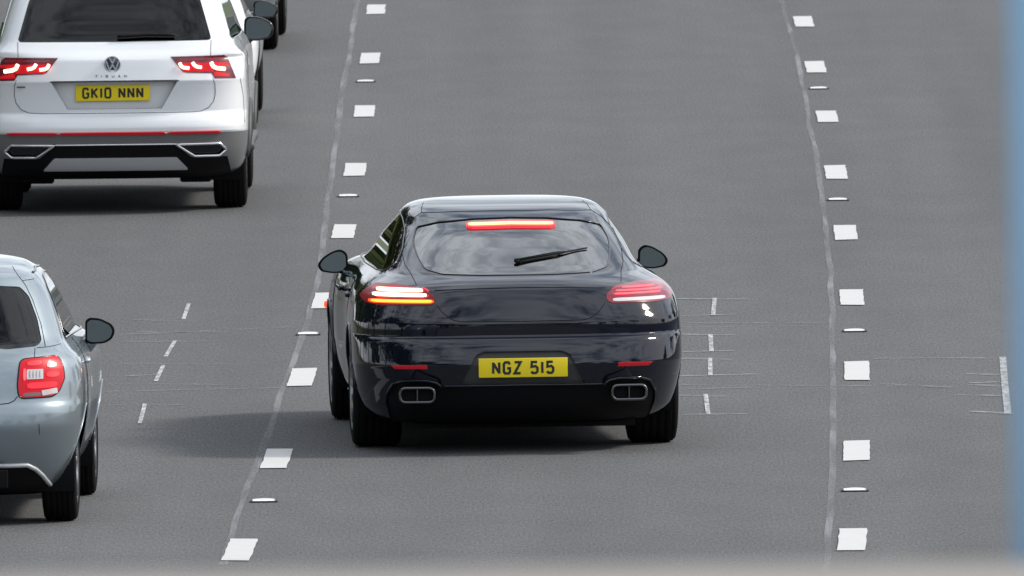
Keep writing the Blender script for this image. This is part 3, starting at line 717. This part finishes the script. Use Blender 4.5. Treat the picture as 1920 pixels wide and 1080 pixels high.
    tube('wiper_arm', [h0[0] + up * .35, h1[0] + up * .35, B.hit(.30, 1.141)[0] + up * .25, h2[0] + up * .22], [.013, .012, .006, .005], 'plastic_black', w, 6)
    tube('wiper_pivot', [h0[0] + up * .2, h0[0] + up * .7], .016, 'plastic_black', w, 10)
    number_plate('NGZ 515', (0, .022, .510), root)
    underbody(root, B)
    box('floor_pan', (0, 2.65, .175), (1.36, 4.3, .08), 'plastic_black', root)  # hung low to block light and darken the road underneath
    mo = [(.865, .935), (.868, 1.03), (.905, 1.057), (.955, 1.045), (1.02, 1.005), (1.05, .962), (1.03, .925), (.955, .912), (.90, .918)]
    for sg in (1, -1): door_mirror(root, mo, 3.28, 'paint_black', sg, .13, ((.90, 3.34, .935), (.80, 3.42, .93)), back='plastic_black')
    h = B.hit(4.32, .675, 'left')
    if h: tube('side_repeater', [h[0] + Vector((.01, 0, 0)), h[0] + Vector((-.022, -.01, 0))], [.024, .020], 'lamp_orange', root, 10)
    for sg in (1, -1):
        wheel(root, sg * .958, 1.15, .345, .295, sg, .25, 'rim'); wheel(root, sg * .945, 4.07, .345, .255, sg, .25, 'rim')
    cabin(root, 1.15, 3.75, .35, .92, .62)
    box('parcel_shelf', (0, .98, .93), (1.15, .7, .02), 'interior', root)
    return root
black_car()

# ================================================================ WHITE SUV
def white_suv():
    root = empty('white_suv', (-2.757, 182.9, 0), -.3)
    tag(root, 'white SUV braking, with lit red tail lights and plate GK10 NNN', 'car', None)
    lv = [(.235, .32, .74, .5, 3.4, 4.2), (.265, .20, .81, .5, 3.4, 4.3), (.30, .105, .865, .55, 3.4, 4.4), (.37, .055, .90, .6, 3.5, 4.45), (.46, .02, .916, .6, 3.5, 4.48), (.545, .004, .92, .6, 3.5, 4.5), (.562, .0, .92, .6, 3.5, 4.5),
          (.578, -.012, .92, .6, 3.5, 4.5), (.60, -.012, .92, .6, 3.5, 4.5), (.645, .004, .92, .6, 3.5, 4.5), (.68, .030, .92, .6, 3.5, 4.5), (.70, .052, .92, .6, 3.5, 4.5), (.715, .060, .92, .6, 3.5, 4.49), (.80, .058, .918, .6, 3.5, 4.46), (.90, .046, .915, .6, 3.5, 4.42),
          (.927, .040, .915, .6, 3.5, 4.4), (.940, .044, .915, .6, 3.5, 4.38), (.99, .062, .914, .6, 3.5, 4.34), (1.05, .082, .910, .6, 3.4, 4.2), (1.075, .092, .905, .6, 3.4, 4.05), (1.10, .115, .893, .5, 3.8, 3.8), (1.14, .16, .872, .34, 4.3, 3.55),
          (1.19, .205, .852, .34, 4.3, 3.4), (1.22, .230, .842, .34, 4.3, 3.35), (1.35, .325, .80, .34, 4.3, 3.15), (1.48, .425, .752, .34, 4.2, 2.9), (1.56, .49, .71, .36, 3.8, 2.7), (1.60, .535, .67, .6, 3.0, 2.58), (1.635, .63, .60, .6, 2.8, 2.45), (1.66, .85, .48, .6, 2.6, 2.25), (1.672, 1.15, .30, .4, 2.2, 2.0), (1.675, 1.45, .1, .2, 2, 1.75)]
    def side(y, z):
        d = -.07 * max(0, min(1, (z - 1.1) / .1)) * max(0, (1.7 - y) / 1.7)
        if z < 1.05: d = -.012 * math.exp(-((y - 2.2) / .8) ** 2) + .012 * math.exp(-((y - .93) / .35) ** 2) * math.exp(-((z - .6) / .25) ** 2) + .012 * math.exp(-((y - 3.6) / .35) ** 2) * math.exp(-((z - .6) / .25) ** 2)
        return 1 + d
    B = Body(lv, 110, side, nr=50, ns=50, nf=3.0)
    for cy, rr in ((.93, .385), (3.61, .385)):
        for sg in (1, -1): B.delete([f for f in B.flank(circle(cy, .35, rr), sg) if abs(f.calc_center_median().x) > .5])
    low = B.rear([(-1.2, .0), (1.2, .0), (1.2, .5635), (-1.2, .5635)], 9)
    B.part(low, 'bumper_lower', 'bumper_grey', skirt=0)
    gl = rounded(sym([(0, 1.196), (.66, 1.200), (.675, 1.215), (.600, 1.475), (.575, 1.53), (0, 1.545)]), .01, 2)
    B.part(B.rear(gl), 'rear_window', 'window_dark', off=-.004, skirt=0)
    sw = rounded([(.52, 1.22), (.66, 1.19), (1.2, 1.185), (3.1, 1.165), (2.75, 1.44), (2.3, 1.535), (1.5, 1.545), (1.0, 1.53), (.68, 1.40)], .05, 3)
    for sg in (1, -1): B.part(B.flank(sw, sg), 'side_window', 'window_tint', off=-.003, skirt=0)
    B.part(B.front([(-.74, 1.20), (.74, 1.20), (.60, 1.55), (-.60, 1.55)]), 'windscreen', 'window_clear', off=-.003, skirt=0)
    lp = [(.393, 1.092), (.765, 1.097), (.79, 1.075), (.845, .932), (.70, .937), (.676, .974), (.505, .981), (.475, .99)]
    kr = B.part(B.rear(lp, .75), 'tail_light', 'lens_dark', off=.003); kl = B.part(B.rear(mir(lp), .75), 'tail_light', 'lens_dark', off=.003)
    rec = rounded([(-.455, .926), (.455, .926), (.375, .715), (-.375, .715)], [.005, .005, .02, .02])
    rc = [(-.44, .924), (.44, .924), (.33, .735), (-.33, .735)]
    B.part(B.rear(rc), 'plate_recess', 'paint_white', push=.045, skirt=.01)
    sk = rounded([(-.43, .388), (.43, .388), (.505, .305), (-.505, .305)], .008, 2)
    B.part(B.rear(sk), 'skid_plate', 'silver_trim', off=.006)
    low2 = rounded([(-.42, .486), (.42, .486), (.53, .392), (.78, .392), (.80, .30), (.80, .20), (-.80, .20), (-.80, .30), (-.78, .392), (-.53, .392)], .006, 2)
    fs_ = [f for f in B.rear(low2) if f[B.lay] not in (len(B.parts) - 1,)]
    B.part(fs_, 'diffuser', 'plastic_black', push=.012, skirt=.01)
    for sg in (1, -1):
        ex = rounded([(.425, .484), (.728, .486), (.772, .441), (.725, .400), (.552, .400)], .006, 2)
        B.part(B.rear(ex if sg > 0 else mir(ex)), 'exhaust_inset', 'plastic_gloss', push=.02, skirt=.01)
    objs = B.finish(root, 'paint_white')
    for sg, k in ((1, kr), (-1, kl)):
        lamp = objs[k]
        bar(B, 'glow_panel', [(sg * .485, 1.018), (sg * .69, 1.014)], .036, 'lens_red_lit', lamp, out=.0042, taper=False)
        bar(B, 'glow_panel', [(sg * .695, 1.0), (sg * .80, .995)], .056, 'lens_red_lit', lamp, out=.0042, taper=False)
        bar(B, 'upper_strip', [(sg * .45, 1.070), (sg * .765, 1.074)], .008, 'lens_off', lamp, out=.0042)
        for pts in (((.455, 1.046), (.468, 1.022), (.485, 1.014), (.52, 1.010)), ((.545, 1.048), (.556, 1.030), (.572, 1.020), (.606, 1.013)), ((.672, 1.046), (.685, 1.018), (.71, 1.006), (.765, .998))):
            P = B.path([(sg * x, z) for x, z in pts], 'rear', .008, .012); tube('light_hook', P, .011 if pts[0][0] < .66 else .013, 'lamp_hot', lamp, 8)
        line_on(B, 'hatch_seam', [(sg * x, z) for x, z in ((.675, 1.20), (.672, 1.098))], .0025, 'seam_grey', root)
        line_on(B, 'hatch_seam', [(sg * x, z) for x, z in ((.686, .94), (.700, .90), (.702, .83), (.69, .78), (.655, .735), (.60, .711), (.52, .707), (0, .705))], .0028, 'seam_grey', root)
        line_on(B, 'light_seam', [(sg * .684, 1.094), (sg * .680, .975)], .0025, 'seam', root)
        line_on(B, 'window_trim', sw, .0035, 'chrome', root, 'right' if sg > 0 else 'left', closed=True)
        line_on(B, 'sill_trim', [(.6 if False else 1.35, .40), (3.2, .40)], .05, 'plastic_grey', root, 'right' if sg > 0 else 'left')
        line_on(B, 'door_seam', [(1.55, .45), (1.5, .9), (1.25, 1.19)], .003, 'seam_grey', root, 'right' if sg > 0 else 'left')
        line_on(B, 'wing_seam', [(sg * .874, .93), (sg * .893, .80), (sg * .90, .62)], .003, 'seam_grey', root)
        for cy in (.93, 3.61):
            arch_liner(root, sg * .89, cy, .35, .389, sg)
            P = [B.hit(cy + .40 * math.cos(a), .35 + .40 * math.sin(a), 'right' if sg > 0 else 'left') for a in [math.pi * (.02 + .96 * i / 24) for i in range(25)]]
            P = [h[0] + h[1] * .001 for h in P if h]
            if len(P) > 3: tube('arch_cladding', P, .022, 'plastic_grey', root, 8)
        tr = [(.425, .484), (.728, .486), (.772, .441), (.725, .400), (.552, .400)]
        line_on(B, 'exhaust_trim', [(sg * x, z) for x, z in tr], .0095, 'chrome', root, closed=True, off=.004)
    line_on(B, 'chrome_strip', [(-.43, .487), (0, .487), (.43, .487)], .006, 'chrome', root, off=.003)
    bar(B, 'reflector_strip', [(-.755, .5665), (-.40, .5665)], .011, 'reflector', root, out=.012)
    bar(B, 'reflector_strip', [(-.385, .5665), (.36, .5665)], .011, 'reflector', root, out=.012)
    bar(B, 'reflector_strip', [(.375, .5665), (.735, .5665)], .011, 'reflector', root, out=.012)
    bar(B, 'lip_shadow', [(-.45, .928), (.45, .928)], .006, 'plastic_grey', root, out=.004)  # dark strip standing in for the shade under the hatch crease
    bar(B, 'lower_edge', [(-.50, .300), (.50, .300)], .012, 'plastic_black', root, out=.004)
    # wiper at the foot of the glass
    P = B.path([(.02, 1.222), (.22, 1.232), (.42, 1.228)], 'rear', .018, .05); tube('rear_wiper', P, .011, 'plastic_black', root, 6)
    # badge: dark disc, bright ring, V over W
    bc = (-.012, 1.047); hb = B.hit(*bc)[0]; yb = hb.y - .012; br_ = .058
    bd = empty('badge', (0, 0, 0)); bd.parent = root
    tube('badge_disc', [(bc[0], yb + .02, bc[1]), (bc[0], yb, bc[1]), (bc[0], yb - .002, bc[1])], [br_, br_, br_ * .9], 'badge_dark', bd, 36)
    tube('badge_ring', [(bc[0] + br_ * .93 * math.cos(a), yb - .002, bc[1] + br_ * .93 * math.sin(a)) for a in [2 * math.pi * i / 36 for i in range(36)]], .0045, 'silver_trim', bd, 6, True)
    bm = bmesh.new(); t3 = lambda v: (bc[0] + v.x, yb - .0035, bc[1] + v.y)
    stroke_faces(bm, [(-.021, .046), (0, .006), (.021, .046)], .0105, t3); stroke_faces(bm, [(-.044, .022), (-.022, -.040), (0, -.002), (.022, -.040), (.044, .022)], .0105, t3)
    from_bm('badge_letters', bm, 'chrome', bd)
    hb = B.hit(0, .965)[0]; tx = 'TIGUAN'; cw, gap = .019, .024
    ml = empty('model_lettering', (0, 0, 0)); ml.parent = root
    lettering('letter', tx, -.018 - text_width(tx, cw, gap, .5) / 2 - .006, .956, cw, .017, gap, .0042, hb.y - .006, 'steel_dark', ml, lean=.3)
    h4 = B.hit(-.645, .893)[0]; bm = bmesh.new(); add_box(bm, (-.645, h4.y - .004, .893), (.075, .006, .011), .002); from_bm('trim_badge', bm, 'steel_dark', root, True)
    number_plate('GK10 NNN', (-.013, .086, .846), root)
    underbody(root, B)
    box('floor_pan', (0, 2.2, .31), (1.4, 3.4, .12), 'plastic_black', root)
    box('rear_axle', (0, .93, .33), (1.3, .12, .12), 'plastic_black', root, .03); box('silencer', (0, .52, .305), (1.0, .22, .13), 'plastic_black', root, .04)
    box('mud_guard', (-.55, .55, .245), (.22, .05, .10), 'plastic_black', root, .02); box('mud_guard', (.55, .55, .245), (.22, .05, .10), 'plastic_black', root, .02)
    mo = [(.86, 1.09), (.868, 1.235), (.895, 1.258), (.985, 1.25), (1.065, 1.21), (1.08, 1.155), (1.055, 1.10), (.95, 1.08)]
    for sg in (1, -1): door_mirror(root, mo, 2.86, 'plastic_gloss', sg, .14, ((.90, 2.93, 1.10), (.84, 3.0, 1.06)))
    for sg in (1, -1):
        wheel(root, sg * .905, .93, .35, .235, sg, .235, 'rim'); wheel(root, sg * .905, 3.61, .35, .235, sg, .235, 'rim')
    cabin(root, .95, 3.2, .5, 1.15, .66)
    return root
white_suv()

# ================================================================ SILVER HATCHBACK
def silver_hatch():
    root = empty('silver_hatchback', (-3.283, 146.5, 0), -1.5)
    tag(root, 'rounded silver grey hatchback with a square red tail light, beside the black car', 'car')
    lv = [(.17, .27, .66, .5, 3, 3.65), (.215, .17, .72, .5, 3, 3.72), (.29, .085, .775, .55, 3, 3.82), (.38, .04, .81, .58, 3, 3.88), (.48, .012, .835, .6, 3, 3.92), (.57, .0, .85, .6, 3, 3.94), (.63, .006, .855, .6, 3, 3.94), (.675, .022, .857, .6, 3, 3.94),
          (.70, .036, .857, .6, 3, 3.94), (.73, .046, .857, .6, 3, 3.92), (.80, .058, .853, .6, 3, 3.85), (.88, .078, .838, .6, 3, 3.7), (.93, .098, .815, .6, 3, 3.55), (.965, .125, .79, .6, 3, 3.4), (.99, .16, .768, .6, 3, 3.25), (1.02, .205, .748, .6, 3, 3.1),
          (1.10, .29, .722, .6, 3, 2.95), (1.20, .39, .688, .6, 3, 2.75), (1.30, .485, .645, .62, 3, 2.5), (1.355, .535, .61, .65, 3, 2.35), (1.375, .552, .592, .66, 2.9, 2.3), (1.40, .62, .56, .66, 2.8, 2.22), (1.43, .80, .49, .65, 2.6, 2.1), (1.45, 1.08, .36, .5, 2.3, 1.95), (1.457, 1.4, .12, .25, 2, 1.75)]
    def side(y, z):
        d = 0
        if z < .95: d = -.02 * math.exp(-((y - 2.0) / .6) ** 2) + .012 * math.exp(-((y - .72) / .3) ** 2) - .03 * max(0, y - 3.3)
        return 1 + d
    B = Body(lv, 100, side, nr=50, ns=46)
    for cy in (.72, 3.18):
        for sg in (1, -1): B.delete([f for f in B.flank(circle(cy, .31, .345), sg) if abs(f.calc_center_median().x) > .45])
    gl = rounded(sym([(0, 1.02), (.30, 1.015), (.44, .992), (.61, 1.003), (.635, 1.03), (.605, 1.15), (.555, 1.27), (.505, 1.322), (.3, 1.338), (0, 1.345)]), .02, 3)
    B.part(B.rear(gl), 'rear_window', 'window_dark', off=-.003, skirt=0)
    sw = rounded([(.78, 1.02), (1.1, 1.015), (2.75, .985), (2.45, 1.23), (2.1, 1.335), (1.5, 1.365), (1.15, 1.355), (.95, 1.30), (.85, 1.16)], .04, 3)
    for sg in (1, -1): B.part(B.flank(sw, sg), 'side_window', 'window_clear', off=-.003, skirt=0)
    B.part(B.front([(-.62, 1.03), (.62, 1.03), (.48, 1.36), (-.48, 1.36)]), 'windscreen', 'window_clear', off=-.003, skirt=0)
    lp = rounded([(.522, .938), (.725, .950), (.752, .90), (.765, .83), (.735, .755), (.70, .728), (.515, .722), (.507, .80)], [.03, .03, .01, .02, .02, .03, .03, .02], 3)
    kr = B.part(B.rear(lp, .75), 'tail_light', 'lens_red_lit', off=.004); kl = B.part(B.rear(mir(lp), .75), 'tail_light', 'lens_red_lit', off=.004)
    dif = rounded(sym([(0, .338), (.56, .338), (.625, .290), (.668, .225), (.66, .15), (0, .15)]), .01, 2)
    B.part(B.rear(dif), 'bumper_insert', 'plastic_black', push=.03, skirt=.01)
    objs = B.finish(root, 'paint_silver')
    for sg, k in ((1, kr), (-1, kl)):
        lamp = objs[k]
        bar(B, 'reverse_lamp', [(sg * .556, .853), (sg * .645, .853)], .031, 'lens_clear', lamp, out=.009, taper=False)
        for i in range(4): bar(B, 'lamp_rib', [(sg * (.575 + .018 * i), .835), (sg * (.575 + .018 * i), .872)], .0035, 'silver_trim', lamp, out=.012)
        bar(B, 'lamp_edge', [(sg * .545, .822), (sg * .545, .884)], .008, 'lamp_red', lamp, out=.009)
        bar(B, 'glow_panel', [(sg * .665, .90), (sg * .715, .90)], .018, 'lamp_glow', lamp, out=.008); bar(B, 'glow_panel', [(sg * .665, .85), (sg * .73, .85)], .018, 'lamp_glow', lamp, out=.008); bar(B, 'glow_panel', [(sg * .56, .79), (sg * .72, .795)], .018, 'lamp_glow', lamp, out=.008)
        bar(B, 'glow_panel', [(sg * .56, .912), (sg * .64, .915)], .015, 'lamp_glow', lamp, out=.008)
        bar(B, 'clear_strip', [(sg * .535, .741), (sg * .635, .744)], .012, 'bumper_grey', lamp, out=.007)
        bar(B, 'clear_strip', [(sg * .640, .748), (sg * .722, .760)], .017, 'lens_clear', lamp, out=.007, taper=False)
        line_on(B, 'light_surround', lp if sg > 0 else mir(lp), .006, 'plastic_gloss', root, closed=True)
        line_on(B, 'hatch_seam', [(sg * x, z) for x, z in ((.507, .735), (.49, .712), (.455, .697), (.38, .691), (0, .689))], .003, 'seam', root)
        line_on(B, 'pillar_seam', [(sg * x, z) for x, z in ((.600, .94), (.60, .995))], .0025, 'seam', root)
        line_on(B, 'pillar_seam', [(sg * x, z) for x, z in ((.655, 1.0), (.625, 1.12), (.575, 1.25), (.535, 1.325), (.515, 1.352))], .0025, 'seam', root)
        line_on(B, 'belt_seam', [(sg * x, z) for x, z in ((.61, .995), (.68, .997), (.735, 1.004))], .0025, 'seam', root)
        line_on(B, 'roof_seam', [(sg * .515, 1.352), (sg * .485, 1.385), (sg * .45, 1.42)], .0025, 'seam', root)
        line_on(B, 'roof_seam', [(sg * .515, 1.352), (sg * .575, 1.355)], .0022, 'seam', root)
        line_on(B, 'window_trim', sw, .007, 'plastic_gloss', root, 'right' if sg > 0 else 'left', closed=True)
        line_on(B, 'door_seam', [(1.25, .35), (1.2, .7), (1.3, 1.0)], .003, 'seam', root, 'right' if sg > 0 else 'left')
        line_on(B, 'door_handle', [(1.35, .86), (1.55, .862)], .014, 'chrome', root, 'right' if sg > 0 else 'left', off=.012)
        line_on(B, 'roof_bar', [(.95, 1.385), (1.3, 1.40), (2.0, 1.375)], .008, 'plastic_gloss', root, 'right' if sg > 0 else 'left')
        line_on(B, 'bumper_seam', [(sg * .625, .58), (sg * .628, .52)], .0018, 'seam', root)
        line_on(B, 'bumper_trim', [(sg * x, z) for x, z in ((0, .347), (.555, .347), (.60, .322), (.635, .285), (.672, .225))], .013, 'silver_trim', root, off=.002)
        for cy in (.72, 3.18):
            arch_liner(root, sg * .82, cy, .31, .349, sg, .3)
            P = [B.hit(cy + .348 * math.cos(a), .31 + .348 * math.sin(a), 'right' if sg > 0 else 'left') for a in [math.pi * (.02 + .96 * i / 24) for i in range(25)]]
            P = [h[0] + h[1] * .001 for h in P if h]
            if len(P) > 3: tube('arch_lip', P, .0035, 'paint_silver', root, 6)
    tube('exhaust_pipe', [(.33, .5, .27), (.33, .02, .275)], .030, 'chrome', root, 14)
    bm = bmesh.new(); add_box(bm, (0, .03, .275), (.9, .02, .10), .004); from_bm('bumper_grille', bm, 'plastic_black', root)
    box('tow_bracket', (.43, .06, .27), (.03, .03, .09), 'plastic_grey', root, .004)
    box('silencer', (.15, .45, .235), (.7, .3, .12), 'plastic_black', root, .04)
    P = B.path([(0, 1.045), (.20, 1.05), (.36, 1.04)], 'rear', .018, .05); tube('rear_wiper', P, .010, 'plastic_black', root, 6)
    underbody(root, B)
    box('floor_pan', (0, 1.95, .23), (1.2, 2.9, .1), 'plastic_black', root)
    mo = [(.800, .925), (.802, 1.045), (.825, 1.062), (.885, 1.058), (.955, 1.022), (.972, .985), (.955, .94), (.91, .915), (.83, .912)]
    for sg in (1, -1): door_mirror(root, mo, 2.18, 'paint_silver', sg, .12, ((.84, 2.24, .93), (.79, 2.3, .88)), back='paint_silver')
    for sg in (1, -1):
        wheel(root, sg * .815, .72, .31, .198, sg, .215, 'rim'); wheel(root, sg * .815, 3.18, .31, .198, sg, .215, 'rim')
    cabin(root, .75, 2.8, .35, 1.0, .55)
    return root
silver_hatch()

# ================================================================ CARS AHEAD OF THE SUV, mostly hidden behind it
def far_car(name, label, loc, yaw, paint, w, h, L_, belt, ra, fa, mirror):
    root = empty(name, loc, yaw); tag(root, label, 'car')
    k = h - belt
    lv = [(.17, .28, w - .16, .5, 3, L_ - .25), (.24, .13, w - .09, .5, 3, L_ - .1), (.36, .05, w - .03, .55, 3, L_ - .03), (.5, .01, w - .005, .6, 3, L_), (.6, .02, w, .6, 3, L_), (.70, .05, w - .005, .6, 3, L_ - .06), (belt - .06, .09, w - .03, .6, 3, L_ - .3),
          (belt, .16, w - .08, .6, 3, L_ - .95), (belt + .25 * k, .42, w - .13, .6, 3, L_ - 1.25), (belt + .6 * k, .75, w - .2, .7, 2.8, L_ - 1.55), (belt + .85 * k, 1.1, w - .29, .7, 2.6, L_ - 1.8), (belt + .96 * k, 1.4, w - .42, .5, 2.4, L_ - 1.95), (h, 1.7, .1, .2, 2, L_ - 2.15)]
    B = Body(lv, 50, None, nr=26, ns=30, nfr=14, crisp=False)
    for cy in (ra, fa):
        for sg in (1, -1): B.delete([f for f in B.flank(circle(cy, .32, .35, 24), sg) if abs(f.calc_center_median().x) > .45])
    B.part(B.rear(rounded(sym([(0, belt + .08 * k), (w - .26, belt + .1 * k), (w - .36, belt + .72 * k), (0, belt + .78 * k)]), .03, 3)), 'rear_window', 'window_dark', off=-.003, skirt=0)
    for sg in (1, -1): B.part(B.flank([(.95, belt + .12 * k), (L_ - 1.3, belt + .08 * k), (L_ - 1.75, belt + .72 * k), (1.5, belt + .76 * k)], sg), 'side_window', 'window_tint', off=-.003, skirt=0)
    for sg in (1, -1):
        lp = [(.48, belt - .16), (w - .12, belt - .17), (w - .1, belt - .06), (.5, belt - .06)]
        B.part(B.rear(lp if sg > 0 else mir(lp)), 'tail_light', 'lens_off', off=.004)
    B.part(B.rear([(-w, .1), (w, .1), (w, .33), (-w, .33)]), 'bumper_lower', 'plastic_black', skirt=0)
    B.finish(root, paint)
    for sg in (1, -1):
        for cy in (ra, fa): arch_liner(root, sg * (w - .05), cy, .32, .354, sg, .3); wheel(root, sg * (w - .015), cy, .32, .225, sg, .22)
        door_mirror(root, mirror, L_ - 1.75, paint if sg > 5 else 'plastic_gloss', sg, .12, ((w, L_ - 1.68, mirror[0][1] + .02), (w - .07, L_ - 1.6, mirror[0][1])))
    underbody(root, B); cabin(root, .9, L_ - 1.2, .35, belt + .05, w - .25)
    return root
far_car('white_coupe', 'low white car driving just ahead of the white SUV, mostly hidden by it', (-2.735, 195.75, 0), -.3, 'paint_white', .86, 1.24, 4.05, .78, .75, 3.2,
        [(.79, .745), (.795, .86), (.825, .882), (.90, .872), (.975, .835), (.985, .79), (.955, .745)])
far_car('grey_saloon', 'grey car ahead of the hidden low white car, only its dark right wheels showing', (-2.735, 209.3, 0), -.9, 'paint_grey', .885, 1.45, 4.6, .93, .9, 3.68,
        [(.83, .93), (.835, 1.05), (.865, 1.07), (.94, 1.06), (1.0, 1.03), (1.01, .98), (.98, .935)])
